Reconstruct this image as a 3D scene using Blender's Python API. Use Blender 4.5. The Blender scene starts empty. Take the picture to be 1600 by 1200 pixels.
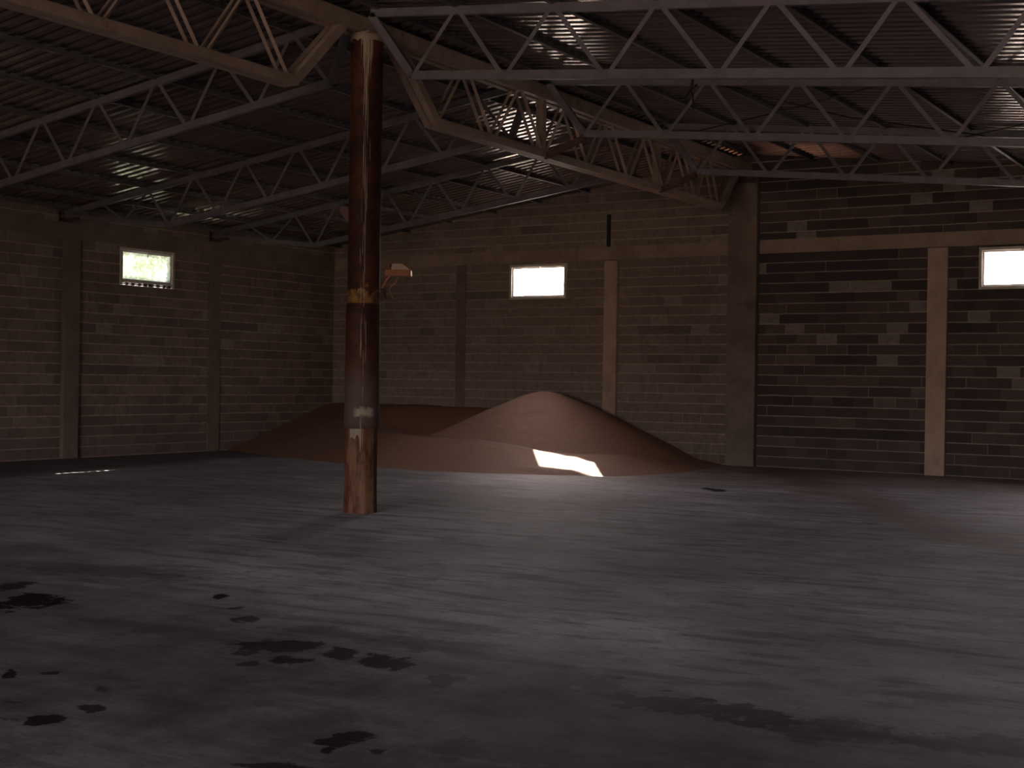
import bpy, bmesh, math, random
from mathutils import Vector, Matrix, noise

random.seed(7)
SC = bpy.context.scene
C = SC.collection

# ------------------------------------------------------------------ camera, sky, sun, exposure
CAM = Vector((20.8113, -25.0396, 1.6377))
yaw, pitch, roll, FPX = 0.5606, -0.0032, 0.0158, 2096.8
fw = Vector((math.sin(-yaw) * math.cos(pitch), math.cos(yaw) * math.cos(pitch), math.sin(pitch)))
rt = Vector((math.cos(yaw), math.sin(yaw), 0)); up = rt.cross(fw)
r2 = rt * math.cos(roll) + up * math.sin(roll); u2 = -rt * math.sin(roll) + up * math.cos(roll)
cd = bpy.data.cameras.new('camera'); cam = bpy.data.objects.new('camera', cd); C.objects.link(cam)
cd.sensor_width = 36; cd.lens = FPX * 36 / 1600; cd.clip_end = 500
cam.matrix_world = Matrix(((r2.x, u2.x, -fw.x, CAM.x), (r2.y, u2.y, -fw.y, CAM.y), (r2.z, u2.z, -fw.z, CAM.z), (0, 0, 0, 1)))
SC.camera = cam

world = bpy.data.worlds.new('sky'); SC.world = world; world.use_nodes = True
bgn = world.node_tree.nodes['Background']
sky = world.node_tree.nodes.new('ShaderNodeTexSky'); sky.sky_type = 'NISHITA'; sky.sun_disc = False
SUN = Vector((-0.880, 1.165, 1.0)).normalized()          # towards the sun
sky.sun_elevation = math.asin(SUN.z); sky.sun_rotation = math.atan2(SUN.x, SUN.y)
sky.air_density = 1.2; sky.dust_density = 3.0
hs = world.node_tree.nodes.new('ShaderNodeHueSaturation'); hs.inputs['Saturation'].default_value = 0.35
world.node_tree.links.new(sky.outputs[0], hs.inputs['Color']); tn = world.node_tree.nodes.new('ShaderNodeMix'); tn.data_type = 'RGBA'; tn.blend_type = 'MULTIPLY'; tn.inputs[0].default_value = 1.0
tn.inputs[7].default_value = (1.06, 0.925, 0.945, 1)      # hazy, slightly pink daylight
world.node_tree.links.new(hs.outputs[0], tn.inputs[6]); world.node_tree.links.new(tn.outputs[2], bgn.inputs[0]); bgn.inputs[1].default_value = 3.6

ld = bpy.data.lights.new('sun', 'SUN'); ld.energy = 48; ld.angle = 0.009; ld.color = (1.0, 0.92, 0.85)
lo = bpy.data.objects.new('sun', ld); C.objects.link(lo); lo.rotation_euler = SUN.to_track_quat('Z', 'Y').to_euler()

SC.view_settings.view_transform = 'Standard'; SC.view_settings.look = 'None'
SC.view_settings.exposure = 0.0; SC.view_settings.gamma = 1.0
try: SC.view_settings.use_curve_mapping = False
except Exception: pass
cy = SC.cycles
cy.use_denoising = True
cy.max_bounces = 10; cy.diffuse_bounces = 5; cy.glossy_bounces = 4; cy.transparent_max_bounces = 12
cy.sample_clamp_indirect = 6.0; cy.caustics_reflective = False; cy.caustics_refractive = False

def portal(name, loc, rot, sx, sy):
    l = bpy.data.lights.new(name, 'AREA'); l.shape = 'RECTANGLE'; l.size = sx; l.size_y = sy
    l.cycles.is_portal = True
    o = bpy.data.objects.new(name, l); C.objects.link(o); o.location = loc; o.rotation_euler = rot
    return o

# ------------------------------------------------------------------ dimensions
RX = 10.5                       # ridge and girder line
XR, YF = 24.0, -36.0            # right wall, front wall
WT = 0.15
def roofz(x): return (4.60 + 0.135 * x) if x <= RX else (6.0175 - 0.108 * (x - RX) + 0.05 * 0)   # underside of top chords
SH = 0.16                       # sheet above that
W1 = (-6.62, -5.18, 3.40, 4.16) # window in left wall (y0,y1,z0,z1)
W2 = (5.00, 6.45, 3.40, 4.16)   # in rear wall (x0,x1,z0,z1)
W3 = (15.03, 16.48, 3.40, 4.16)
DOOR = (11.5, 23.0, 0.0, 4.4)   # in the front wall, behind the camera

# ------------------------------------------------------------------ node helpers
class N:
    """small expression helper over Math nodes"""
    def __init__(s, nt, sock): s.nt, s.s = nt, sock
    def _m(s, op, *a, clamp=False):
        n = s.nt.nodes.new('ShaderNodeMath'); n.operation = op; n.use_clamp = clamp
        for i, v in enumerate((s,) + a):
            if isinstance(v, N): s.nt.links.new(v.s, n.inputs[i])
            else: n.inputs[i].default_value = v
        return N(s.nt, n.outputs[0])
    def __add__(s, o): return s._m('ADD', o)
    def __sub__(s, o): return s._m('SUBTRACT', o)
    def __mul__(s, o): return s._m('MULTIPLY', o)
    def __truediv__(s, o): return s._m('DIVIDE', o)
    def floor(s): return s._m('FLOOR')
    def frac(s): return s._m('FRACT')
    def abs(s): return s._m('ABSOLUTE')
    def sqrt(s): return s._m('SQRT')
    def gt(s, o): return s._m('GREATER_THAN', o)
    def lt(s, o): return s._m('LESS_THAN', o)
    def mx(s, o): return s._m('MAXIMUM', o)
    def mn(s, o): return s._m('MINIMUM', o)
    def mod(s, o): return s._m('MODULO', o)
    def step(s, a, b):          # smooth 0..1 from a to b
        n = s.nt.nodes.new('ShaderNodeMapRange'); n.interpolation_type = 'SMOOTHSTEP'
        s.nt.links.new(s.s, n.inputs[0]); n.inputs[1].default_value = a; n.inputs[2].default_value = b
        return N(s.nt, n.outputs[0])

class Mat:
    def __init__(s, name, rough=0.8, metal=0.0):
        s.m = bpy.data.materials.new(name); s.m.use_nodes = True; s.nt = s.m.node_tree
        s.b = s.nt.nodes['Principled BSDF']; s.b.inputs['Roughness'].default_value = rough
        s.b.inputs['Metallic'].default_value = metal
        tc = s.nt.nodes.new('ShaderNodeTexCoord'); s.co = tc.outputs['Object']
        sp = s.nt.nodes.new('ShaderNodeSeparateXYZ'); s.nt.links.new(s.co, sp.inputs[0])
        s.x, s.y, s.z = [N(s.nt, o) for o in sp.outputs]
    def vec(s, x, y, z):
        n = s.nt.nodes.new('ShaderNodeCombineXYZ')
        for i, v in enumerate((x, y, z)):
            if isinstance(v, N): s.nt.links.new(v.s, n.inputs[i])
            else: n.inputs[i].default_value = v
        return n.outputs[0]
    def noise(s, scale, detail=3, rough=0.55, vec=None, w=0):
        n = s.nt.nodes.new('ShaderNodeTexNoise'); n.inputs['Scale'].default_value = scale
        n.inputs['Detail'].default_value = detail; n.inputs['Roughness'].default_value = rough
        s.nt.links.new(vec or s.co, n.inputs['Vector']); return N(s.nt, n.outputs[0])
    def white(s, vec):
        n = s.nt.nodes.new('ShaderNodeTexWhiteNoise'); n.noise_dimensions = '3D'
        s.nt.links.new(vec, n.inputs[0]); return N(s.nt, n.outputs[0])
    def mix(s, f, a, b):
        n = s.nt.nodes.new('ShaderNodeMix'); n.data_type = 'RGBA'
        if isinstance(f, N): s.nt.links.new(f.s, n.inputs[0])
        else: n.inputs[0].default_value = f
        for i, v in ((6, a), (7, b)):
            if isinstance(v, tuple): n.inputs[i].default_value = (*v, 1)
            else: s.nt.links.new(v, n.inputs[i])
        return n.outputs[2]
    def color(s, c):
        if isinstance(c, tuple): s.b.inputs['Base Color'].default_value = (*c, 1)
        else: s.nt.links.new(c, s.b.inputs['Base Color'])
    def rough(s, v): s.nt.links.new(v.s, s.b.inputs['Roughness'])
    def bump(s, h, strength=0.3, dist=0.02):
        n = s.nt.nodes.new('ShaderNodeBump'); n.inputs['Strength'].default_value = strength
        n.inputs['Distance'].default_value = dist; s.nt.links.new(h.s, n.inputs['Height'])
        s.nt.links.new(n.outputs[0], s.b.inputs['Normal'])

# ------------------------------------------------------------------ materials
def mat_blocks(name, axis, patches=()):
    m = Mat(name, 0.93)
    u = m.x if axis == 'x' else m.y
    wob = (m.noise(3.0, 2) - 0.5) * 0.02
    v = m.z + wob + 10.0
    row = (v / 0.2).floor()
    uu = u + (row.mod(2.0)) * 0.2 + 100.0 + (m.white(m.vec(row, 0.0, 3.0)) - 0.5) * 0.12
    col = (uu / 0.4).floor()
    fz = (v / 0.2).frac(); fx = (uu / 0.4).frac()
    thick = m.noise(2.2, 3) * 0.13 + 0.04
    hz = fz.lt(thick)
    vx = fx.lt(0.03) * m.noise(1.3, 2, vec=m.vec(col, row, 1.0)).gt(0.60)
    mort = hz.mx(vx * 0.8)
    idv = m.vec(col, row, 0.0); w = m.white(idv); w2 = m.white(m.vec(col, row, 7.0))
    run = m.noise(0.16, 1, vec=m.vec(col, row * 3.5, 0.0))       # whole runs of darker blocks
    c = m.mix(w, (0.175, 0.130, 0.104), (0.28, 0.21, 0.172))
    c = m.mix(w2 * 0.4, c, (0.28, 0.185, 0.165))
    if axis == 'x':
        c = m.mix((u.step(10.3, 7.0)) * 0.45, c, (0.40, 0.295, 0.245))  # window glare and bounced light painted as lighter blocks left of the ridge
        # the bay right of the ridge post is laid in darker blocks
        bay = u.step(10.3, 10.8)
        c = m.mix(bay * (m.white(m.vec(col, row, 11.0)) * 0.35 + 0.52), c, (0.048, 0.030, 0.032))
        c = m.mix(bay * run.step(0.50, 0.64) * 0.5, c, (0.02, 0.012, 0.014))
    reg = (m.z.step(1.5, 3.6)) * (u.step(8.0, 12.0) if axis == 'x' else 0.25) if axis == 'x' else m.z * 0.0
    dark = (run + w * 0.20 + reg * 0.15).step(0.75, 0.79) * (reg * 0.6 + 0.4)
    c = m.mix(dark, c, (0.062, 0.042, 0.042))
    pale = (w2.gt(0.93)) * (m.z.step(1.0, 2.0))
    c = m.mix(pale * 0.6, c, (0.38, 0.32, 0.27))
    c = m.mix(mort * (u.step(10.8, 10.3) * 0.3 + 0.62 if axis == 'x' else 0.85), c, (0.54, 0.395, 0.305))
    n = m.noise(9, 5)
    c = m.mix(n.step(0.35, 0.75) * 0.35, c, (0.075, 0.065, 0.055))
    low_dark = (m.z * -1.0 + 0.9 + m.noise(0.7, 3) * 1.2).step(0.6, 1.5)  # blocks darker towards the floor
    c = m.mix(low_dark * 0.35, c, (0.06, 0.05, 0.055))
    m.color(c)
    m.bump((mort * -0.5) + m.noise(25, 3) * 0.5, 0.6, 0.012)
    return m.m

def mat_concrete(name, a=(0.16, 0.118, 0.094), b=(0.24, 0.178, 0.142)):
    m = Mat(name, 0.9)
    c = m.mix(m.noise(2.0, 5, 0.65).step(0.3, 0.7), a, b)
    streak = m.noise(6, 4, vec=m.vec(m.x, m.y, m.z * 0.12)).step(0.55, 0.75)
    c = m.mix(streak * 0.4, c, (0.11, 0.09, 0.07))
    blot = m.noise(1.1, 3).step(0.66, 0.78)
    c = m.mix(blot * 0.5, c, (0.07, 0.05, 0.04))
    m.color(c); m.bump(m.noise(14, 5), 0.4, 0.02); return m.m

BLOTS = [(12.82, -18.76, 0.28, 0.31, 0.66, 0.95), (12.13, -18.36, 0.12, 0.20, 0.73, 0.80), (14.69, -20.34, 0.04, 0.13, 0.79, 0.90), (13.73, -17.77, 0.06, 0.12, 0.67, 0.95), (14.17, -18.06, 0.05, 0.05, 0.64, 0.70), (14.52, -18.36, 0.11, 0.10, 0.66, 0.75), (15.27, -18.88, 0.24, 0.18, 0.64, 0.80), (15.28, -19.16, 0.09, 0.09, 0.62, 0.70), (15.63, -19.17, 0.14, 0.11, 0.63, 0.85), (15.50, -19.37, 0.06, 0.07, 0.54, 0.70), (15.75, -18.82, 0.11, 0.15, 0.72, 0.85), (16.12, -18.90, 0.15, 0.21, 0.64, 0.90), (16.63, -19.05, 0.10, 0.18, 0.64, 0.65), (16.04, -18.48, 0.09, 0.10, 0.62, 0.60), (15.62, -20.85, 0.09, 0.10, 0.62, 0.92), (15.60, -20.55, 0.07, 0.08, 0.59, 0.80), (15.34, -20.25, 0.06, 0.09, 0.54, 0.60), (14.81, -20.19, 0.05, 0.05, 0.64, 0.80), (16.97, -20.29, 0.14, 0.11, 0.63, 0.95), (17.02, -20.46, 0.04, 0.07, 0.46, 0.95), (17.21, -20.36, 0.03, 0.04, 0.32, 0.90), (17.00, -20.79, 0.17, 0.05, 0.57, 0.80), (17.17, -19.20, 0.16, 0.25, 0.61, 0.60), (17.50, -20.17, 0.17, 0.24, 0.62, 0.60), (17.85, -20.01, 0.15, 0.18, 0.64, 0.60), (12.53, -5.93, 0.16, 0.38, 0.79, 0.95), (16.01, -9.28, 0.13, 0.19, 0.73, 0.60), (17.69, -19.25, 0.12, 0.10, 0.61, 0.60), (15.27, -18.38, 0.47, 0.20, -0.03, 0.45), (16.12, -18.32, 0.75, 0.17, -0.15, 0.45), (17.19, -18.66, 0.64, 0.25, -0.37, 0.60), (18.05, -18.81, 0.55, 0.19, 0.05, 0.65), (18.73, -18.85, 0.39, 0.26, -0.10, 0.55), (19.36, -18.69, 0.49, 0.19, 0.34, 0.60), (12.15, -17.34, 1.16, 0.45, 0.26, 0.40)]
def mat_floor():
    m = Mat('worn_concrete_floor', 0.6)
    # direction of the sweeping marks, roughly parallel to the rear wall
    st = m.vec(m.x * 0.35 + m.y * 0.25, m.y * 1.6 - m.x * 0.2, 0.0)
    n1 = m.noise(0.9, 7, 0.70, vec=m.vec(m.x * 0.6 + m.y * 0.25, m.y * 1.1 - m.x * 0.1, 0.0)); n2 = m.noise(0.35, 4, 0.6); n3 = m.noise(7, 6, 0.7, vec=st); n4 = m.noise(60, 3)
    c = m.mix(n1.step(0.32, 0.68), (0.50, 0.46, 0.485), (0.84, 0.79, 0.83))
    c = m.mix(n2.step(0.42, 0.62) * 0.5, c, (0.25, 0.21, 0.23))
    scuff = n3.step(0.56, 0.70) * n1.step(0.42, 0.62)
    c = m.mix(scuff * 0.6, c, (0.75, 0.74, 0.76))
    n5 = m.noise(22, 5, 0.75, vec=m.vec(m.x * 0.8 + m.y * 0.3, m.y * 1.3, 0.0))
    c = m.mix(n5.step(0.47, 0.32) * 0.6, c, (0.17, 0.14, 0.155))
    n6 = m.noise(2.4, 6, 0.7, vec=st)
    c = m.mix(n6.step(0.52, 0.38) * 0.65, c, (0.17, 0.14, 0.16))
    n7 = m.noise(3.2, 7, 0.75)
    c = m.mix(n7.step(0.5, 0.34) * 0.5, c, (0.20, 0.165, 0.185))
    c = m.mix(n7.step(0.56, 0.70) * 0.35, c, (0.72, 0.72, 0.75))
    grit = m.noise(130, 2)
    c = m.mix(grit.step(0.66, 0.72) * 0.7, c, (0.62, 0.58, 0.56))
    c = m.mix(n4.step(0.66, 0.74) * 0.6, c, (0.48, 0.46, 0.42))
    # dirt belt near the camera, in front of the line y = -0.14 x - 15.7
    d = m.y * -1.0 - m.x * 0.20 - 14.55 + (m.noise(0.45, 4, 0.6) - 0.5) * 2.6
    zone = d.step(-0.5, 1.5)
    g = m.noise(1.3, 7, 0.72).step(0.35, 0.62)
    c = m.mix(zone * (g * -0.24 + 0.97), c, (0.085, 0.064, 0.080))
    far = (m.x + m.y * 0.45 - 4.3 + (m.noise(0.3, 3) - 0.5) * 2.0).step(-1.5, 1.5)      # floor paler in the middle, darker to the left
    c = m.mix((far * -0.5 + 0.5) * 0.8, c, (0.24, 0.21, 0.215))
    # wet blots: (x, y, half length, half width, heading, strength)
    wv = m.vec(m.x * 1.0, m.y * 1.0, 0.0)
    w1 = (m.noise(3.6, 5, 0.7, vec=wv) - 0.5); w2 = (m.noise(3.6, 5, 0.7, vec=m.vec(m.y, m.x, 5.0)) - 0.5)
    fine = (m.noise(9.0, 4, 0.7) - 0.5)
    tot = None
    for (x, y, a, b, h, k) in BLOTS:
        ca, sa = math.cos(h), math.sin(h)
        wa = min(a, .5) * 3.0; wb = min(b, .3) * 4.2
        px = m.x - x; py = m.y - y
        dx = (px * ca + py * sa + w1 * wa) * (1 / a); dy = (py * ca - px * sa + w2 * wb) * (1 / b)
        e = (dx * dx + dy * dy + fine * 2.2).step(1.15, 0.75 if k > 0.6 else 0.1) * k
        tot = e if tot is None else tot.mx(e)
    sp = m.noise(2.3, 6, 0.72, vec=m.vec(m.x * 0.8, m.y * 1.2, 2.0)).step(0.635, 0.665) * d.step(0.6, 2.2)
    tot = tot.mx(sp * 0.7)
    c = m.mix(tot * 0.96, c, (0.014, 0.009, 0.011))
    # dark strip along the left wall and a grain dust trail
    ls = (m.x * -1.0 + 3.2 + (m.noise(0.6, 4) - 0.5) * 1.6 + (m.y + 8.0) * -0.12).step(0.0, 1.1)
    c = m.mix(ls * 0.75, c, (0.045, 0.036, 0.038))
    tr = (m.x - 14.4 - (m.y + 5.5) * -0.62 + (m.noise(0.7, 4) - 0.5) * 2.2).abs()
    tr = tr.step(1.1, 0.1) * m.y.step(-13.5, -9.5) * (m.y * -1.0).step(0.0, 0.5)
    c = m.mix(tr * 0.55, c, (0.26, 0.135, 0.09))
    nb = ((m.x - 9.0) * 0.12).abs() + (m.y + 4.6) * -0.35          # dust round the heap
    c = m.mix(nb.step(0.65, 0.1) * 0.5, c, (0.26, 0.16, 0.115))
    m.color(c)
    r = (n1 * 0.2 + 0.62) - tot * 0.2
    m.rough(r)
    sl = tot * -0.4 + 0.42; m.nt.links.new(sl.s, m.b.inputs['Specular IOR Level'])
    m.bump(n3 * 0.5 + m.noise(30, 4) * 0.5, 0.35, 0.008)
    return m.m

def mat_grain():
    m = Mat('red_wheat_grain', 0.85)
    c = m.mix(m.noise(90, 2).step(0.3, 0.7), (0.30, 0.140, 0.085), (0.55, 0.295, 0.19))
    c = m.mix(m.noise(1.3, 4).step(0.35, 0.7) * 0.35, c, (0.34, 0.20, 0.14))
    at = m.nt.nodes.new('ShaderNodeAttribute'); at.attribute_name = 'paleness'
    dark_grain = m.mix(m.noise(90, 2).step(0.3, 0.7), (0.20, 0.088, 0.050), (0.31, 0.145, 0.085))
    c = m.mix(N(m.nt, at.outputs['Fac']), dark_grain, c)  # cone and front slope paler, back and left of the heap darker
    m.color(c); m.bump(m.noise(120, 2) * 0.7 + m.noise(9, 5) * 0.5, 0.55, 0.012); return m.m

def mat_paint(name, a, b, rough=0.55, metal=0.0, rust=0.0):
    m = Mat(name, rough, metal)
    c = m.mix(m.noise(5, 4).step(0.3, 0.7), a, b)
    if rust:
        c = m.mix(m.noise(3.5, 5, 0.7).step(0.62, 0.72) * rust, c, (0.12, 0.05, 0.025))
    m.color(c); m.bump(m.noise(40, 2), 0.15, 0.004); return m.m

def mat_sheet():
    m = Mat('galvanised_roof_sheet', 0.32, 0.7)
    c = m.mix(m.noise(1.2, 4, vec=m.vec(m.x * 0.3, m.y * 2.0, 0.0)).step(0.3, 0.7), (0.28, 0.22, 0.208), (0.39, 0.315, 0.295))
    lap = (m.y * -1.0 / 0.8).floor()
    c = m.mix(m.white(m.vec(lap, 0.0, 0.0)) * 0.35, c, (0.29, 0.235, 0.215))
    m.color(c); m.rough(m.noise(2.5, 3) * 0.10 + 0.17); return m.m

def mat_column():
    m = Mat('rusty_painted_column', 0.6)
    ang = m.nt.nodes.new('ShaderNodeMath'); ang.operation = 'ARCTAN2'
    m.nt.links.new(m.y.s, ang.inputs[0]); m.nt.links.new(m.x.s, ang.inputs[1]); an = N(m.nt, ang.outputs[0])
    c = m.mix(m.noise(3.0, 5, 0.65).step(0.35, 0.7), (0.030, 0.008, 0.005), (0.095, 0.028, 0.013))
    # lower mid: greyish
    gz = (m.z + (m.noise(2.0, 4) - 0.5) * 0.5).step(1.95, 1.45)
    c = m.mix(gz * 0.9, c, (0.11, 0.068, 0.058))
    c = m.mix(gz * m.noise(9, 4).step(0.55, 0.7) * 0.6, c, (0.06, 0.055, 0.06))
    # below the sleeve: peeling brown and cream paint
    lo_ = m.z.lt(1.03)
    pv = m.vec(m.x * 2.2, m.y * 2.2, m.z * 0.55)
    lc = m.mix(m.noise(4.0, 5, 0.65, vec=pv).step(0.38, 0.62), (0.095, 0.028, 0.014), (0.205, 0.105, 0.055))
    lc = m.mix(m.noise(7.0, 4, 0.7, vec=pv).step(0.6, 0.68), lc, (0.07, 0.03, 0.02))
    c = m.mix(lo_, c, lc)
    # ochre band, ragged top
    rag = (m.noise(9.0, 4) - 0.5) * 0.35
    band = m.z.gt(2.53) * (m.z + rag).lt(2.71)
    c = m.mix(band * (m.noise(12, 4).step(0.4, 0.6) * 0.6 + 0.3), c, (0.34, 0.165, 0.05))
    pt = (an + 0.75).abs().step(0.75, 0.35) * ((m.z - 1.21).abs() + (m.noise(10, 4) - 0.5) * 0.16).step(0.075, 0.02)
    c = m.mix(pt * 0.75, c, (0.42, 0.34, 0.25))
    pt2 = (an + 1.35).abs().step(0.40, 0.30) * m.z.lt(1.02) * (m.z + (m.noise(16, 3, 0.5, vec=m.vec(m.x, m.y, m.z * 0.15)) - 0.5) * 0.5).gt(0.90)
    c = m.mix(pt2 * 0.8, c, (0.36, 0.31, 0.23))
    # cream paint runs from the cap
    run = m.noise(17.0, 2, 0.5, vec=m.vec(an, 0.0, m.z * 0.10)).s
    run = N(m.nt, run)
    foc = ((an + 0.92).abs()).step(0.42, 0.0)
    fall = m.z * -1.0 + 5.77
    thr = fall.step(-0.2, 0.8) * 0.20 + fall * 0.022 + 0.46
    drip = (run + foc * 0.20 - thr - 0.03).step(0.0, 0.01) * foc.gt(0.02)
    capb = (m.z + (m.noise(14.0, 3) - 0.5) * 0.10).gt(5.70)
    c = m.mix(drip.mx(capb) * 0.9, c, (0.40, 0.31, 0.22))
    m.color(c); m.rough(m.noise(5, 3) * 0.25 + 0.58); m.b.inputs['Specular IOR Level'].default_value = 0.3; m.bump(m.noise(20, 4), 0.3, 0.006); return m.m

def mat_glass_clear():
    m = bpy.data.materials.new('dusty_window_glass'); m.use_nodes = True; nt = m.node_tree; nt.nodes.clear()
    o = nt.nodes.new('ShaderNodeOutputMaterial'); a = nt.nodes.new('ShaderNodeBsdfTransparent'); g = nt.nodes.new('ShaderNodeBsdfGlossy')
    d = nt.nodes.new('ShaderNodeBsdfTranslucent'); d.inputs[0].default_value = (0.9, 0.88, 0.85, 1)
    g.inputs['Roughness'].default_value = 0.05; a.inputs[0].default_value = (0.94, 0.95, 0.95, 1)
    m1 = nt.nodes.new('ShaderNodeMixShader'); m1.inputs[0].default_value = 0.06
    m2 = nt.nodes.new('ShaderNodeMixShader'); m2.inputs[0].default_value = 0.08
    nt.links.new(a.outputs[0], m1.inputs[1]); nt.links.new(g.outputs[0], m1.inputs[2])
    nt.links.new(m1.outputs[0], m2.inputs[1]); nt.links.new(d.outputs[0], m2.inputs[2])
    nt.links.new(m2.outputs[0], o.inputs[0]); return m

def mat_glass_pattern():
    M = Mat('frosted_patterned_glass'); nt = M.nt; o = nt.nodes['Material Output']
    d = nt.nodes.new('ShaderNodeBsdfTranslucent'); g = nt.nodes.new('ShaderNodeBsdfGlossy'); g.inputs['Roughness'].default_value = 0.3
    c = M.mix(M.noise(3.2, 5, 0.7).step(0.35, 0.7), (0.17, 0.205, 0.145), (0.24, 0.27, 0.265))
    c = M.mix(M.noise(16, 4, 0.6).step(0.45, 0.62) * 0.75, c, (0.32, 0.33, 0.31))
    c = M.mix(M.noise(24, 3, 0.6).step(0.60, 0.66) * 0.6, c, (0.115, 0.145, 0.09))
    c = M.mix(M.z.step(3.7, 4.15) * 0.35, c, (0.26, 0.29, 0.17))
    nt.links.new(c, d.inputs[0])
    m1 = nt.nodes.new('ShaderNodeMixShader'); m1.inputs[0].default_value = 0.05
    nt.links.new(d.outputs[0], m1.inputs[1]); nt.links.new(g.outputs[0], m1.inputs[2])
    nt.links.new(m1.outputs[0], o.inputs[0]); return M.m

M = dict(
    blocks_x=mat_blocks('block_wall_rear', 'x'), blocks_y=mat_blocks('block_wall_side', 'y'),
    conc=mat_concrete('cast_concrete'), concm=mat_concrete('tie_beam_concrete', (0.30, 0.21, 0.155), (0.42, 0.30, 0.23)), concl=mat_concrete('pale_cast_concrete', (0.46, 0.315, 0.235), (0.60, 0.42, 0.32)), concd=mat_concrete('cast_concrete_side', (0.16, 0.122, 0.092), (0.23, 0.175, 0.135)),
    floor=mat_floor(), grain=mat_grain(), sheet=mat_sheet(), column=mat_column(),
    steel=mat_paint('grey_blue_truss_paint', (0.130, 0.110, 0.122), (0.172, 0.148, 0.163), 0.5),
    purlin=mat_paint('grey_purlin_paint', (0.10, 0.092, 0.095), (0.135, 0.124, 0.128), 0.5),
    girder=mat_paint('brown_girder_primer', (0.33, 0.23, 0.18), (0.43, 0.31, 0.25), 0.55, 0, 0.5),
    rust=mat_paint('dark_red_oxide', (0.055, 0.018, 0.012), (0.10, 0.032, 0.022), 0.6),
    black=mat_paint('dark_wire', (0.012, 0.008, 0.008), (0.03, 0.02, 0.02), 0.7),
    frame=mat_paint('grey_window_frame', (0.60, 0.52, 0.42), (0.72, 0.64, 0.54), 0.6),
    sash=mat_paint('white_window_sash', (0.72, 0.69, 0.72), (0.82, 0.79, 0.82), 0.5),
    lamp=mat_paint('orange_lamp_housing', (0.34, 0.12, 0.05), (0.42, 0.17, 0.08), 0.5),
    lampc=mat_paint('cream_lamp_cover', (0.50, 0.34, 0.24), (0.60, 0.44, 0.32), 0.2),
    glass=mat_glass_clear(), glassp=mat_glass_pattern(),
    soil=mat_paint('sunlit_ground', (0.30, 0.27, 0.20), (0.42, 0.37, 0.28), 0.95),
)

# ------------------------------------------------------------------ mesh helpers
def box(bm, x0, x1, y0, y1, z0, z1):
    v = [bm.verts.new(p) for p in ((x0, y0, z0), (x1, y0, z0), (x1, y1, z0), (x0, y1, z0), (x0, y0, z1), (x1, y0, z1), (x1, y1, z1), (x0, y1, z1))]
    for f in ((0, 3, 2, 1), (4, 5, 6, 7), (0, 1, 5, 4), (1, 2, 6, 5), (2, 3, 7, 6), (3, 0, 4, 7)): bm.faces.new([v[i] for i in f])

def prism(bm, poly, axis, a, b):
    """extrude polygon (list of 2d pts) along axis from a to b; axis 'y': pts are (x,z); axis 'x': pts are (y,z)"""
    def P(p, t): return (p[0], t, p[1]) if axis == 'y' else (t, p[0], p[1])
    A = [bm.verts.new(P(p, a)) for p in poly]; B = [bm.verts.new(P(p, b)) for p in poly]
    n = len(poly); bm.faces.new(A); bm.faces.new(B[::-1])
    for i in range(n): bm.faces.new((A[i], B[i], B[(i + 1) % n], A[(i + 1) % n]))

def bar(bm, a, b, w, h, upv=(0, 0, 1)):
    """rectangular bar from a to b, w across, h in the up direction"""
    a = Vector(a); b = Vector(b); d = (b - a).normalized(); s = d.cross(Vector(upv))
    if s.length < 1e-4: s = Vector((1, 0, 0))
    s.normalize(); u = s.cross(d).normalized(); s *= w / 2; u *= h / 2
    va = [bm.verts.new(a + q) for q in (-s - u, s - u, s + u, -s + u)]; vb = [bm.verts.new(b + q) for q in (-s - u, s - u, s + u, -s + u)]
    bm.faces.new(va[::-1]); bm.faces.new(vb)
    for i in range(4): bm.faces.new((va[i], va[(i + 1) % 4], vb[(i + 1) % 4], vb[i]))

def angle_bar(bm, a, b, leg, th, upv=(0, 0, 1), flip=1):
    """L-section steel angle"""
    a = Vector(a); b = Vector(b); d = (b - a).normalized(); s = d.cross(Vector(upv))
    if s.length < 1e-4: s = Vector((1, 0, 0))
    s.normalize(); u = s.cross(d).normalized(); s = s * flip
    prof = ((0, 0), (leg, 0), (leg, th), (th, th), (th, leg), (0, leg))
    o = leg * 0.5
    va = [bm.verts.new(a + s * (p - o) + u * (q - o)) for p, q in prof]; vb = [bm.verts.new(b + s * (p - o) + u * (q - o)) for p, q in prof]
    bm.faces.new(va[::-1]); bm.faces.new(vb); n = 6
    for i in range(n): bm.faces.new((va[i], va[(i + 1) % n], vb[(i + 1) % n], vb[i]))

def channel(bm, a, b, w, h, th=0.006):
    """C-section: web on one side, lips below and above"""
    a = Vector(a); b = Vector(b); d = (b - a).normalized(); s = d.cross(Vector((0, 0, 1))).normalized(); u = s.cross(d)
    W, H = w / 2, h / 2
    prof = ((-W, -H), (W, -H), (W, -H + th), (-W + th, -H + th), (-W + th, H - th), (W, H - th), (W, H), (-W, H))
    va = [bm.verts.new(a + s * p + u * q) for p, q in prof]; vb = [bm.verts.new(b + s * p + u * q) for p, q in prof]
    bm.faces.new(va[::-1]); bm.faces.new(vb); n = 8
    for i in range(n): bm.faces.new((va[i], va[(i + 1) % n], vb[(i + 1) % n], vb[i]))

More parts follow.
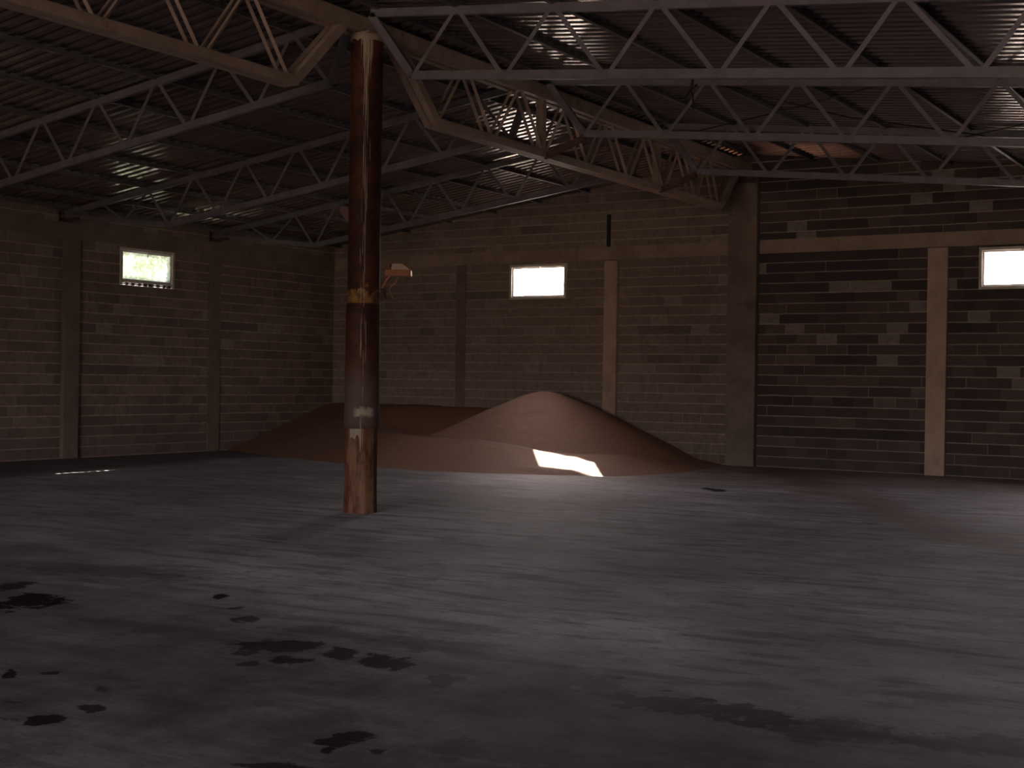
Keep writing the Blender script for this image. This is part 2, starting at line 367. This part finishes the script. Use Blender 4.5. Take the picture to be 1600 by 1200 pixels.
def tube(bm, pts, r, seg=8):
    pts = [Vector(p) for p in pts]; rings = []
    for i, p in enumerate(pts):
        d = (pts[min(i + 1, len(pts) - 1)] - pts[max(i - 1, 0)]).normalized()
        s = d.cross(Vector((0, 0, 1)));
        if s.length < 1e-3: s = Vector((1, 0, 0))
        s.normalize(); u = s.cross(d)
        rings.append([bm.verts.new(p + (s * math.cos(t) + u * math.sin(t)) * r) for t in [2 * math.pi * k / seg for k in range(seg)]])
    for A, B in zip(rings, rings[1:]):
        for k in range(seg): bm.faces.new((A[k], A[(k + 1) % seg], B[(k + 1) % seg], B[k]))
    bm.faces.new(rings[0][::-1]); bm.faces.new(rings[-1])

def lathe(bm, prof, cx=0, cy=0, seg=40, wob=None):
    rings = []
    for r, z in prof:
        rings.append([bm.verts.new((cx + (r + (wob(k, z) if wob else 0)) * math.cos(2 * math.pi * k / seg), cy + (r + (wob(k, z) if wob else 0)) * math.sin(2 * math.pi * k / seg), z)) for k in range(seg)])
    for A, B in zip(rings, rings[1:]):
        for k in range(seg): bm.faces.new((A[k], A[(k + 1) % seg], B[(k + 1) % seg], B[k]))
    bm.faces.new(rings[0][::-1]); bm.faces.new(rings[-1])

def obj(name, bm, mat, parent=None, smooth=False, bevel=0):
    bmesh.ops.recalc_face_normals(bm, faces=bm.faces)
    me = bpy.data.meshes.new(name); bm.to_mesh(me); bm.free(); me.materials.append(mat)
    if smooth:
        for p in me.polygons: p.use_smooth = True
    o = bpy.data.objects.new(name, me); C.objects.link(o)
    if parent: o.parent = parent
    if bevel:
        md = o.modifiers.new('bevel', 'BEVEL'); md.width = bevel; md.segments = 2; md.limit_method = 'ANGLE'
    return o
def part(name, mat, parent, fn, **k):
    bm = bmesh.new(); fn(bm)
    # parts are modelled in world coordinates and moved into their thing's frame
    L = parent.location
    for v in bm.verts: v.co -= L
    return obj(name, bm, mat, parent, **k)
def subpart(name, mat, parent, L, fn, **k):
    bm = bmesh.new(); fn(bm)
    for v in bm.verts: v.co -= L
    return obj(name, bm, mat, parent, **k)
def struct(name, mat, fn, **k):
    bm = bmesh.new(); fn(bm); o = obj(name, bm, mat, **k); o['kind'] = 'structure'; return o
def thing(name, label, cat, loc, group=None):
    o = bpy.data.objects.new(name, None); C.objects.link(o); o.location = loc; o.empty_display_size = 0.1
    o['label'] = label; o['category'] = cat
    if group: o['group'] = group
    return o
def tag(o, label, cat, group=None, kind=None):
    o['label'] = label; o['category'] = cat
    if group: o['group'] = group
    if kind: o['kind'] = kind
    return o

# ------------------------------------------------------------------ setting: floor, walls, roof
struct('floor', M['floor'], lambda b: box(b, -WT, XR + WT, YF - 1.0, WT, -0.12, 0.0))
struct('ground', M['soil'], lambda b: box(b, -90, 110, -110, 90, -0.6, -0.13))

def top(x): return roofz(x) + SH + 0.02
def rear_wall(b, y0, y1, holes):
    xs = sorted({-WT, 0.0, RX, XR + WT} | {h[0] for h in holes} | {h[1] for h in holes})
    for xa, xb in zip(xs, xs[1:]):
        hh = [h for h in holes if h[0] <= xa + 1e-6 and h[1] >= xb - 1e-6]
        T = [(xb, top(xb)), (xa, top(xa))]
        if hh:
            h = hh[0]
            if h[2] > 0.01: prism(b, [(xa, 0), (xb, 0), (xb, h[2]), (xa, h[2])], 'y', y0, y1)
            prism(b, [(xa, h[3]), (xb, h[3])] + T, 'y', y0, y1)
        else: prism(b, [(xa, 0), (xb, 0)] + T, 'y', y0, y1)
struct('wall_rear', M['blocks_x'], lambda b: rear_wall(b, 0.0, WT, [W2, W3]))
struct('wall_front', M['blocks_x'], lambda b: rear_wall(b, YF - WT, YF, [DOOR]))
def side_wall(b, x0, x1, h, zt):
    ys = sorted({YF, 0.0, h[0], h[1]})
    for ya, yb in zip(ys, ys[1:]):
        if ya >= h[0] - 1e-6 and yb <= h[1] + 1e-6:
            box(b, x0, x1, ya, yb, 0, h[2]); box(b, x0, x1, ya, yb, h[3], zt)
        else: box(b, x0, x1, ya, yb, 0, zt)
struct('wall_left', M['blocks_y'], lambda b: side_wall(b, -WT, 0.0, W1, top(0)))
struct('wall_right', M['blocks_y'], lambda b: side_wall(b, XR, XR + WT, (-14.0, -13.0, 3.4, 3.41), top(XR)))

# concrete tie beams and posts cast in the walls
BP = 0.022
def belts(b):
    box(b, 0.0, 10.21, -BP, 0.0, 4.20, 4.47); box(b, 10.83, XR, -BP, 0.0, 4.20, 4.47)
struct('trim_1', M['concm'], belts)
struct('trim_2', M['conc'], lambda b: box(b, 0.0, BP, YF, -BP, 4.20, 4.50))
def main_post(b):     # ridge post, chipped upper left corner
    prism(b, [(10.21, 0), (10.82, 0), (10.82, 5.60), (10.40, 5.60), (10.30, 5.48), (10.24, 5.32), (10.21, 5.05)], 'y', -0.16, 0.0)
struct('trim_3', M['conc'], main_post, bevel=0.012)
struct('trim_4', M['concl'], lambda b: box(b, 7.40, 7.71, -0.10, 0, 0, 4.17), bevel=0.01)
struct('trim_5', M['concl'], lambda b: box(b, 14.13, 14.49, -0.10, 0, 0, 4.18), bevel=0.01)
struct('trim_6', M['conc'], lambda b: box(b, 3.58, 3.84, -0.015, 0, 0, 4.2))
struct('trim_7', M['concd'], lambda b: box(b, 0, 0.10, -8.02, -7.66, 0, 4.2), bevel=0.01)
struct('trim_8', M['concd'], lambda b: box(b, 0, 0.03, -4.16, -3.82, 0, 4.2))
struct('trim_9', M['concd'], lambda b: box(b, 0, 0.10, -12.35, -12.0, 0, 4.2), bevel=0.01)
struct('trim_10', M['concd'], lambda b: box(b, 0, 0.10, -16.5, -16.15, 0, 4.2), bevel=0.01)
struct('trim_11', M['black'], lambda b: box(b, 7.41, 7.49, -0.03, 0, 4.47, 5.15))

def roof(b):
    pitch_, amp = 0.21, 0.036
    prof = ((0.0, 0), (0.30, 0), (0.42, 1), (0.78, 1), (0.90, 0))
    ys = []; y = YF - 0.4
    while y < 0.35:
        for t, a in prof: ys.append((y + t * pitch_, a * amp))
        y += pitch_
    for xa, xb in ((-0.35, RX), (RX, XR + 0.35)):
        def zz(x): return roofz(x) + SH if xa < 5 or x > RX else roofz(RX) + SH
        N_ = 6
        grid = []
        for i in range(N_ + 1):
            x = xa + (xb - xa) * i / N_
            base = (4.60 + 0.135 * x if xb == RX else 6.0175 - 0.108 * (x - RX)) + SH
            grid.append([b.verts.new((x, yy, base + dz)) for yy, dz in ys])
        for A, B in zip(grid, grid[1:]):
            for k in range(len(ys) - 1): b.faces.new((A[k], A[k + 1], B[k + 1], B[k]))
ro = struct('ceiling', M['sheet'], roof)
md = ro.modifiers.new('thick', 'SOLIDIFY'); md.thickness = 0.003; md.offset = 1
struct('trim_12', M['sheet'], lambda b: prism(b, [(RX - .3, roofz(RX) + SH - 0.0), (RX, roofz(RX) + SH + 0.055), (RX + .3, roofz(RX) + SH + 0.005), (RX + .3, roofz(RX) + SH + 0.02), (RX, roofz(RX) + SH + 0.075), (RX - .3, roofz(RX) + SH + .02)], 'y', YF - .3, .3))

# ------------------------------------------------------------------ windows
def window(name, wall, u0, u1, z0, z1, pane_mat, slots=False):
    o = bpy.data.objects.new(name, None); C.objects.link(o); o['kind'] = 'structure'
    o.location = ((u0 + u1) / 2, 0.0, z0) if wall == 'rear' else (0.0, (u0 + u1) / 2, z0)
    def B(b, ua, ub, da, db, za, zb):     # d = depth, positive into the wall
        if wall == 'rear': box(b, ua, ub, da, db, za, zb)
        else: box(b, -db, -da, ua, ub, za, zb)
    fwid = 0.055
    def fr(b):
        B(b, u0, u1, -0.03, 0.06, z1 - fwid, z1)
        B(b, u0, u0 + fwid, -0.03, 0.06, z0, z1 - fwid); B(b, u1 - fwid, u1, -0.03, 0.06, z0, z1 - fwid)
        if not slots: B(b, u0 + fwid, u1 - fwid, -0.03, 0.06, z0, z0 + fwid)
        else: B(b, u0 + fwid, u1 - fwid, -0.03, 0.0, z0 + 0.066, z0 + 0.10); B(b, u0 + fwid, u1 - fwid, -0.03, 0.0, z0 - 0.005, z0 + 0.012)
    part('window_frame', M['frame'], o, fr, bevel=0.004)
    s = 0.035; a0, a1, c0, c1 = u0 + fwid, u1 - fwid, z0 + fwid, z1 - fwid
    if slots: c0s = z0 + 0.10
    else: c0s = c0
    def sa(b):
        B(b, a0, a1, 0.0, 0.03, c1 - s, c1); B(b, a0, a0 + s, 0.0, 0.03, c0s, c1 - s); B(b, a1 - s, a1, 0.0, 0.03, c0s, c1 - s)
        B(b, a0 + s, a1 - s, 0.0, 0.03, c0s, c0s + s)
    sash = part('window_sash', M['sash'], o, sa, bevel=0.003)
    part('window_pane', pane_mat, o, lambda b: B(b, a0 + s, a1 - s, 0.012, 0.016, c0s + s, c1 - s))
    um = (u0 + u1) / 2 + (0.03 if wall == 'rear' else -0.02)
    def la(b):
        B(b, um - 0.025, um + 0.02, -0.035, 0.0, c1 - 0.035, c1 - 0.002); B(b, um - 0.008, um + 0.008, -0.045, -0.03, c1 - 0.10, c1 - 0.01)
    part('window_latch', M['sash'], o, la)
    if slots:      # slotted strip added under the sash, blades slanted along the sun for floor dashes
        n = 8; pw = 0.166; st_ = u0 + 0.07; dp = 0.075; rise = dp * SUN.z / abs(SUN.x); side = dp * SUN.y / abs(SUN.x); gap = 0.046
        def slab(b, ya, yb, za, zb):      # sheared block following the slant
            v = [b.verts.new(p) for p in ((0.0, ya, za), (0.0, yb, za), (0.0, yb, zb), (0.0, ya, zb), (-dp, ya + side, za + rise), (-dp, yb + side, za + rise), (-dp, yb + side, zb + rise), (-dp, ya + side, zb + rise))]
            for f in ((0, 1, 2, 3), (7, 6, 5, 4), (0, 4, 5, 1), (1, 5, 6, 2), (2, 6, 7, 3), (3, 7, 4, 0)): b.faces.new([v[i] for i in f])
        def ve(b):
            e = u0 + 0.01; zl = z0 + 0.02
            slab(b, u0 + 0.01, u1 - 0.08, zl - 0.012, zl); slab(b, u0 + 0.01, u1 - 0.08, zl + gap, zl + gap + 0.045)
            for k in range(n):
                sa_ = st_ + k * pw; w = (.09, .075, .09, .06, .025, .07, .085, .06)[k]
                slab(b, e, sa_, zl, zl + gap); e = sa_ + w
            slab(b, e, u1 - 0.08, zl, zl + gap)
        part('sun_slot_strip', M['black'], o, ve)
    return o
window('window_1', 'left', *W1, M['glassp'], slots=True)
window('window_2', 'rear', *W2, M['glass'])
window('window_3', 'rear', *W3, M['glass'])
PI = math.pi
portal('portal_rear_window', ((W2[0] + W2[1]) / 2, 0.10, 3.78), (PI / 2 * 1, 0, PI * 0), 1.4, 0.72).rotation_euler = Vector((0, 1, 0)).to_track_quat('Z', 'Y').to_euler()
portal('portal_rear_window', ((W3[0] + W3[1]) / 2, 0.10, 3.78), (0, 0, 0), 1.4, 0.72).rotation_euler = Vector((0, 1, 0)).to_track_quat('Z', 'Y').to_euler()
portal('portal_doorway', ((DOOR[0] + DOOR[1]) / 2, YF - 0.1, DOOR[3] / 2), (0, 0, 0), DOOR[1] - DOOR[0], DOOR[3]).rotation_euler = Vector((0, -1, 0)).to_track_quat('Z', 'Y').to_euler()

# ------------------------------------------------------------------ roof trusses
def truss(side, Y, label, group, seat=True, no_brace=False):
    if side == 'L':
        m = 0.135
        tz = lambda x: 4.60 + m * x + 0.05; bz = lambda x: 3.93 + 0.134 * x
        bn = [2.85, 4.03, 5.2, 6.4, 7.6, 8.82, 10.04]; tn = [2.28, 3.45, 4.65, 5.83, 7.0, 8.2, 9.42, 10.32]
        x_in, wall_x = 10.34, 0.06
    else:
        tz = lambda x: 6.0175 - 0.108 * (x - RX) + 0.05; bz = lambda x: 5.23 - 0.103 * (x - 11.29)
        bn = [11.29 + 1.305 * k for k in range(8)]; tn = [10.70, 11.92] + [13.22 + 1.29 * k for k in range(7)]
        x_in, wall_x = 10.66, XR - 0.06
    t = thing('roof_truss', label, 'truss', (x_in, Y, tz(x_in)), group)
    st = M['steel']
    def tc(b): bar(b, (wall_x, Y, tz(wall_x)), (x_in, Y, tz(x_in)), 0.06, 0.10)
    part('top_chord', st, t, tc)
    def bc(b): bar(b, (bn[0], Y, bz(bn[0])), (bn[-1], Y, bz(bn[-1])), 0.06, 0.10)
    part('bottom_chord', st, t, bc)
    if side == 'L': inner, outer = bn[-1], bn[0]
    else: inner, outer = bn[0], bn[-1]
    part('end_strut', st, t, lambda b: bar(b, (x_in, Y, tz(x_in) - 0.02), (inner, Y, bz(inner)), 0.06, 0.10))
    wz = tz(wall_x) - 0.06
    part('end_strut', st, t, lambda b: bar(b, (outer, Y, bz(outer)), (wall_x, Y, wz), 0.06, 0.09))
    webs = []
    if side == 'L':
        for k, x in enumerate(bn):
            webs.append((tn[k], x)); webs.append((tn[k + 1], x)) if k + 1 < len(bn) else None
        zs = lambda x: wz + (bz(outer) - wz) * (x - wall_x) / (outer - wall_x)
        ext = [(1.10, 1.68), (2.28, 1.68)]
    else:
        for k, x in enumerate(bn):
            if k: webs.append((tn[k], x))
            webs.append((tn[k + 1], x))
        zs = lambda x: wz + (bz(outer) - wz) * (wall_x - x) / (wall_x - outer)
        ext = [(tn[8], bn[7] + 1.2), (tn[8] + 1.2, bn[7] + 1.2)]
    for a, c in webs:
        g = 0.05 if a < c else -0.05
        part('web_member', st, t, lambda b: angle_bar(b, (a + g, Y, tz(a) - 0.03), (c - g * 0.9, Y, bz(c) + 0.02), 0.052, 0.006, (0, 1, 0)))
    for a, c in ext:
        part('web_member', st, t, lambda b: angle_bar(b, (a, Y, tz(a) - 0.03), (c, Y, zs(c)), 0.045, 0.006, (0, 1, 0)))
    if seat and side == 'L':
        def se(b):
            box(b, 0.0, 0.16, Y - 0.12, Y + 0.12, 4.50, 4.515); bar(b, (0.02, Y - 0.1, 4.50), (0.02, Y - 0.1, 4.70), 0.03, 0.03); bar(b, (0.05, Y + 0.07, 4.52), (0.05, Y + 0.07, 4.68), 0.05, 0.01)
            box(b, 0.0, 0.5, Y - 0.05, Y + 0.05, 4.515, 4.56)
        part('wall_seat', M['rust'], t, se)
    return t
GL = 'trusses of the left roof slope'; GR = 'trusses of the right roof slope'
truss('L', -12.2, 'grey lattice roof truss running left from the top of the rusty column', GL)
truss('L', -8.0, 'grey lattice truss landing on the left wall just left of its window', GL)
truss('L', -4.05, 'grey lattice truss landing on the left wall right of its window, nearest the corner', GL)
truss('R', -12.2, 'large grey lattice roof truss running right from above the rusty column, topmost', GR)
truss('R', -8.0, 'grey lattice truss right of the ridge with a wire knot hanging on it', GR)
truss('R', -4.05, 'lowest grey lattice truss on the right, close in front of the rear block wall', GR)

# ------------------------------------------------------------------ purlins
def purlin(x, label, group):
    z = roofz(x) + 0.10 + 0.028
    o = bpy.data.objects.new('roof_purlin', None)
    bm = bmesh.new(); channel(bm, (0, YF + 0.02, 0), (0, -0.02, 0), 0.05 if x < RX else 0.055, 0.085)
    ob = obj('roof_purlin', bm, M['purlin']); ob.location = (x, 0, z); ob.rotation_euler = (0, 0, 0)
    bpy.data.objects.remove(o)
    tag(ob, label, 'purlin', group); return ob
ordn = ['first', 'second', 'third', 'fourth', 'fifth', 'sixth', 'seventh', 'eighth', 'ninth', 'tenth']
for k, x in enumerate([10.30, 9.42, 8.2, 7.0, 5.83, 4.65, 3.45, 2.28, 1.10, 0.25]):
    purlin(x, 'grey steel purlin under the left roof slope, %s from the ridge%s' % (ordn[k], ''), 'purlins of the left slope')
for k, x in enumerate([10.78, 11.92, 13.22, 14.51, 15.80, 17.09, 18.38, 19.67, 20.96, 22.25]):
    purlin(x, 'grey steel purlin under the right roof slope, %s from the ridge' % ordn[k], 'purlins of the right slope')

# ------------------------------------------------------------------ ridge girders
def girder(ya, yb, label, posts, end_b=True, far=True):
    """ya: camera-side end, yb: rear end"""
    X = 10.52
    g = thing('ridge_girder', label, 'girder', (X, (ya + yb) / 2, 5.88), 'girders under the ridge')
    mt = M['girder']
    part('top_chord', mt, g, lambda b: [box(b, X - 0.13, X - 0.03, ya, yb, 5.79, 5.98), box(b, X + 0.03, X + 0.13, ya, yb, 5.79, 5.98)])
    L = yb - ya
    if far: nodes = [-10.69, -9.31, -7.93, -6.56, -5.2, -3.85, -2.5, -1.45]
    else: nodes = [-13.52 - 1.375 * k for k in range(16)]
    lo_, hi = min(nodes), max(nodes)
    part('bottom_chord', mt, g, lambda b: [box(b, X - 0.11, X - 0.005, lo_, hi, 4.93, 5.04), box(b, X + 0.005, X + 0.11, lo_, hi, 4.93, 5.04)])
    zt, zb = 5.83, 4.99
    ns = sorted(nodes)
    def strut(y0, y1): return lambda b: [bar(b, (X - 0.058, y0, zb - 0.02), (X - 0.058, y1, zt), 0.10, 0.11, (0, 1, 0)), bar(b, (X + 0.058, y0, zb - 0.02), (X + 0.058, y1, zt), 0.10, 0.11, (0, 1, 0))]
    if far:
        part('end_strut', mt, g, strut(ns[0], ns[0] - 0.88)); part('end_strut', mt, g, strut(ns[-1], ns[-1] + 0.88))
    else:
        part('end_strut', mt, g, strut(ns[-1], ns[-1] + 0.88))
    for a, c in zip(ns, ns[1:]):
        mid = (a + c) / 2
        for y0, y1 in ((a + 0.05, mid - 0.05), (c - 0.05, mid + 0.05)):
            part('web_member', mt, g, lambda b: [angle_bar(b, (X - 0.06, y0, zb + 0.03), (X - 0.06, y1, zt - 0.02), 0.05, 0.006, (1, 0, 0)), angle_bar(b, (X + 0.06, y0, zb + 0.03), (X + 0.06, y1, zt - 0.02), 0.05, 0.006, (1, 0, 0))])
    for y in posts:
        part('post', mt, g, lambda b: box(b, X - 0.06, X + 0.06, y - 0.05, y + 0.05, 5.04, 5.79))
        for xx in (10.06, 11.27):
            part('knee_brace', M['rust'], g, lambda b: bar(b, (X + (0.07 if xx > X else -0.07), y, 4.95), (xx, y, 5.18), 0.06, 0.085))
    return g
girder(-12.0, -0.02, 'long brown steel lattice girder from the rusty column back to the rear wall post', (-7.95, -4.05))
girder(YF + 0.02, -12.02, 'brown lattice girder overhead at top left, coming from the column towards the camera', (), far=False)

# ------------------------------------------------------------------ column
CX, CY = 10.60, -12.20
col = thing('steel_column', 'rusty round column with peeling paint standing alone on the concrete floor', 'column', (CX, CY, 0))
def shaft_wob(k, z): return 0.004 * noise.noise(Vector((k * 0.35, z * 1.5, 0)))
def shaft(b): lathe(b, [(0.196, 2.50)] + [(0.196, 2.50 + 0.2 * i) for i in range(1, 16)] + [(0.197, 5.70), (0.20, 5.72), (0.196, 5.785)], CX, CY, 48, shaft_wob)
part('shaft', M['column'], col, shaft, smooth=True)
def sleeve(b): lathe(b, [(0.19, 1.02), (0.210, 1.03), (0.212, 1.10), (0.209, 1.6), (0.208, 2.0), (0.206, 2.50), (0.204, 2.54), (0.19, 2.545)], CX, CY, 48, shaft_wob)
part('sleeve', M['column'], col, sleeve, smooth=True)['label'] = 'thicker grey and rust sleeve with a paler patch low down'
def base(b): lathe(b, [(0.210, -0.01), (0.206, 0.03), (0.198, 0.3), (0.198, 1.06)], CX, CY, 10)
part('base', M['column'], col, base, bevel=0.012)['label'] = 'faceted lower stretch with peeling cream and brown paint'
part('cap_plate', M['girder'], col, lambda b: box(b, CX - 0.17, CX + 0.17, CY - 0.17, CY + 0.17, 5.775, 5.792))

# ------------------------------------------------------------------ lamps on the column
def flood():
    P = Vector((CX + 0.23, CY - 0.02, 2.78))
    t = thing('floodlight', 'orange floodlight with a pale cover bracketed to the right side of the rusty column', 'lamp', P)
    rv = Vector((rt.x, rt.y, 0)); bk = Vector((fw.x, fw.y, 0)).normalized()
    def W(a, d, z): return Vector((CX, CY, 0)) + rv * a + bk * d + Vector((0, 0, z))
    def hexa(b, a0, a1, d0, d1, z0, z1, t0=0, t1=0):
        v = [b.verts.new(W(*p)) for p in ((a0, d0, z0), (a1, d0, z0), (a1, d1, z0), (a0, d1, z0), (a0 + t0, d0 + .03, z1), (a1 - t1, d0 + .03, z1), (a1 - t1, d1 - .03, z1), (a0 + t0, d1 - .03, z1))]
        for f in ((0, 3, 2, 1), (4, 5, 6, 7), (0, 1, 5, 4), (1, 2, 6, 5), (2, 3, 7, 6), (3, 0, 4, 7)): b.faces.new([v[i] for i in f])
    part('housing', M['lamp'], t, lambda b: hexa(b, 0.26, 0.58, -0.12, 0.12, 2.87, 2.945), bevel=0.008)
    part('cover', M['lampc'], t, lambda b: hexa(b, 0.34, 0.57, -0.11, 0.11, 2.945, 3.02, 0.01, 0.10), bevel=0.008)
    part('rear_cap', M['rust'], t, lambda b: hexa(b, 0.315, 0.345, -0.06, 0.06, 2.945, 3.015))
    part('bracket', M['lamp'], t, lambda b: tube(b, [W(0.18, 0, 2.60), W(0.22, 0, 2.72), W(0.26, 0, 2.80), W(0.32, 0, 2.88)], 0.012))
    part('cable', M['lamp'], t, lambda b: tube(b, [W(0.42, 0, 2.87), W(0.39, 0, 2.80), W(0.33, 0, 2.745), W(0.31, 0, 2.69), W(0.34, 0, 2.63), W(0.385, 0, 2.59)], 0.008))
    part('mounting_arm', M['rust'], t, lambda b: [bar(b, W(0.17, 0, 2.585), W(0.42, 0, 2.575), 0.04, 0.012), bar(b, W(0.24, 0, 2.58), W(0.24, 0, 2.72), 0.05, 0.05, (0, 1, 0))])
flood()
def left_lamp():
    rv = Vector((rt.x, rt.y, 0)); bk = Vector((fw.x, fw.y, 0)).normalized()
    def W(a, d, z): return Vector((CX, CY, 0)) + rv * a + bk * d + Vector((0, 0, z))
    t = thing('wall_lamp', 'small dark bracket lamp sticking out left of the rusty column near mid height', 'lamp', W(-0.2, 0.05, 3.6))
    def pl(b):
        pts = [(-0.175, 3.70), (-0.30, 3.72), (-0.305, 3.64), (-0.19, 3.50)]
        A = [b.verts.new(W(a, -0.03, z)) for a, z in pts]; B_ = [b.verts.new(W(a, 0.10, z)) for a, z in pts]
        b.faces.new(A); b.faces.new(B_[::-1])
        for i in range(4): b.faces.new((A[i], B_[i], B_[(i + 1) % 4], A[(i + 1) % 4]))
    part('lamp_head', M['rust'], t, pl, bevel=0.006)
    part('wall_plate', M['black'], t, lambda b: bar(b, W(-0.19, 0.03, 3.47), W(-0.19, 0.03, 3.75), 0.08, 0.02, (0, 1, 0)))
left_lamp()

# ------------------------------------------------------------------ bracing rods and hanging wire
def rod(pts, label, r=0.011):
    bm = bmesh.new(); o = Vector(pts[0])
    tube(bm, [Vector(p) - o for p in pts], r); ob = obj('bracing_rod', bm, M['black'], smooth=True); ob.location = o
    tag(ob, label, 'rod', 'bracing rods under the right slope')
rod([(15.73, -7.95, 5.52), (13.2, -5.9, 5.68), (10.95, -4.1, 5.86)], 'thin dark bracing rod rising to the right between the second and third right trusses')
rod([(13.15, -7.95, 5.80), (14.4, -5.6, 5.60), (16.0, -4.1, 5.44)], 'thin dark bracing rod sloping down to the right behind the second right truss')
rod([(15.6, -4.1, 5.42), (16.7, -5.1, 5.36), (19.4, -7.95, 5.12)], 'thin dark bracing rod at the right edge under the roof sheets')
def wire():
    o = Vector((13.02, -8.05, 5.85)); bm = bmesh.new()
    tube(bm, [(0, 0, 0.03), (-0.02, 0, -0.10), (-0.05, 0, -0.19)], 0.020, 6)
    tube(bm, [(-0.05, 0, -0.19), (-0.10, 0.0, -0.25), (-0.13, 0, -0.33)], 0.013, 6)
    tube(bm, [(-0.05, 0, -0.17), (-0.005, 0, -0.24), (0.0, 0, -0.34), (0.0, 0, -0.46)], 0.012, 6)
    tube(bm, [(0.06, 0.0, -0.10), (0.0, 0, -0.15), (-0.05, 0, -0.19)], 0.012, 6)
    ob = obj('hanging_wire', bm, M['black'], smooth=True); ob.location = o
    tag(ob, 'dark knotted wire hanging from the top chord of a right roof truss', 'wire')
wire()

# ------------------------------------------------------------------ grain heap
FOOT = [(-0.3, -3.45), (0.4, -3.66), (2.0, -4.35), (3.35, -4.80), (4.6, -5.25), (5.72, -5.58), (6.5, -5.68), (7.32, -5.62), (8.2, -5.40), (9.05, -5.02), (10.09, -4.50), (10.35, -3.7), (10.5, -2.7), (10.35, -1.4), (10.15, -0.4), (10.1, 0.3)]
def foot_dist(x, y):
    best = 1e9; sgn = 1
    for (xa, ya), (xb, yb) in zip(FOOT, FOOT[1:]):
        dx, dy = xb - xa, yb - ya; t = max(0, min(1, ((x - xa) * dx + (y - ya) * dy) / (dx * dx + dy * dy)))
        px, py = xa + t * dx, ya + t * dy; d = math.hypot(x - px, y - py)
        if d < best: best = d; sgn = 1 if dx * (y - ya) - dy * (x - xa) > 0 else -1
    return best * sgn
def lerp(x, P):
    if x <= P[0][0]: return P[0][1]
    for (a, va), (b, vb) in zip(P, P[1:]):
        if x <= b: return va + (vb - va) * (x - a) / (b - a)
    return P[-1][1]
def sm(a, b, x): t = max(0, min(1, (x - a) / (b - a))); return t * t * (3 - 2 * t)
def heap_z(x, y):
    d = foot_dist(x, y)
    n = 0.02 * noise.noise(Vector((x * 1.3, y * 1.3, 0))) + 0.010 * noise.noise(Vector((x * 4, y * 4, 3)))
    if d <= 0: return max(-0.05, d * 0.3), sm(3.6, 5.6, x)
    hc = lerp(x, [(3, .5), (6.8, .50), (8, .34), (9, .26), (10, .17), (11, .08)])
    dc = lerp(x, [(3, 1.75), (6.8, 1.75), (8, 1.65), (9, 1.35), (10, 1.0), (11, .6)])
    front = hc * d / dc if d < dc else hc - 0.03 * min(1, (d - dc) * 3)
    back = (1.05 - 0.42 * max(0, -y - 0.25)) * (1 - sm(5.6, 7.4, x)) - 0.6 * sm(5.6, 7.4, x)
    corner = 0.305 * d
    k = sm(1.5, 4.0, x)
    ap = corner * (1 - k) + max(front, back) * k
    cap = 1.03; zb = ap if ap < cap - .08 else cap - .08 * math.exp(-(ap - cap + .08) / .08)
    r = math.hypot(x - 6.60, (y + 1.10))
    zc = 1.60 - 0.475 * math.sqrt(r * r + 0.42 ** 2)
    # two radial creases on the cone
    zc += 0.012 * noise.noise(Vector((math.atan2(y + 1.10, x - 6.60) * 3.0, r * 0.3, 9))) * min(1, r)
    # a small ridge of loose grain right of the cone
    rd = 0.07 * math.exp(-((d - 1.0) / 0.30) ** 2) * sm(9.4, 10.2, x) * (1 - sm(10.9, 11.4, x))
    lump = 0.03 * math.exp(-(((x - 8.75) / 0.35) ** 2 + ((y + 4.85) / 0.16) ** 2)) + 0.03 * math.exp(-(((x - 9.3) / 0.3) ** 2 + ((y + 4.62) / 0.12) ** 2))
    z = max(zb + rd + lump, zc)
    paleness = max(sm(-0.02, 0.03, zc - zb), sm(3.6, 5.6, x) * (1 - sm(-0.05, 0.12, d - dc)), sm(8.2, 8.8, x) * (1 - 0.5 * sm(9.6, 11.0, x)))
    return z + n * min(1, d * 2), paleness
def heap(bm):
    dx = 0.05; nx = int(11.75 / dx); ny = int(5.8 / dx)
    V = {}; F = {}; lay = bm.verts.layers.float.new('paleness')
    for i in range(nx + 1):
        for j in range(ny + 1):
            x = 0.005 + i * dx; y = -0.005 - j * dx; z_, f_ = heap_z(x, y); V[i, j] = (x, y, z_); F[i, j] = f_
    vv = {}
    for i in range(nx):
        for j in range(ny):
            q = [(i, j), (i, j + 1), (i + 1, j + 1), (i + 1, j)]
            if max(V[k][2] for k in q) > 0.0:
                for k in q:
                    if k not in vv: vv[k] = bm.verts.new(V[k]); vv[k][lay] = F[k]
                bm.faces.new([vv[k] for k in q])
bm = bmesh.new(); heap(bm)
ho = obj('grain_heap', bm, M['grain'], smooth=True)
tag(ho, 'large reddish heap of loose grain piled in the far corner against the walls', 'grain', kind='stuff')
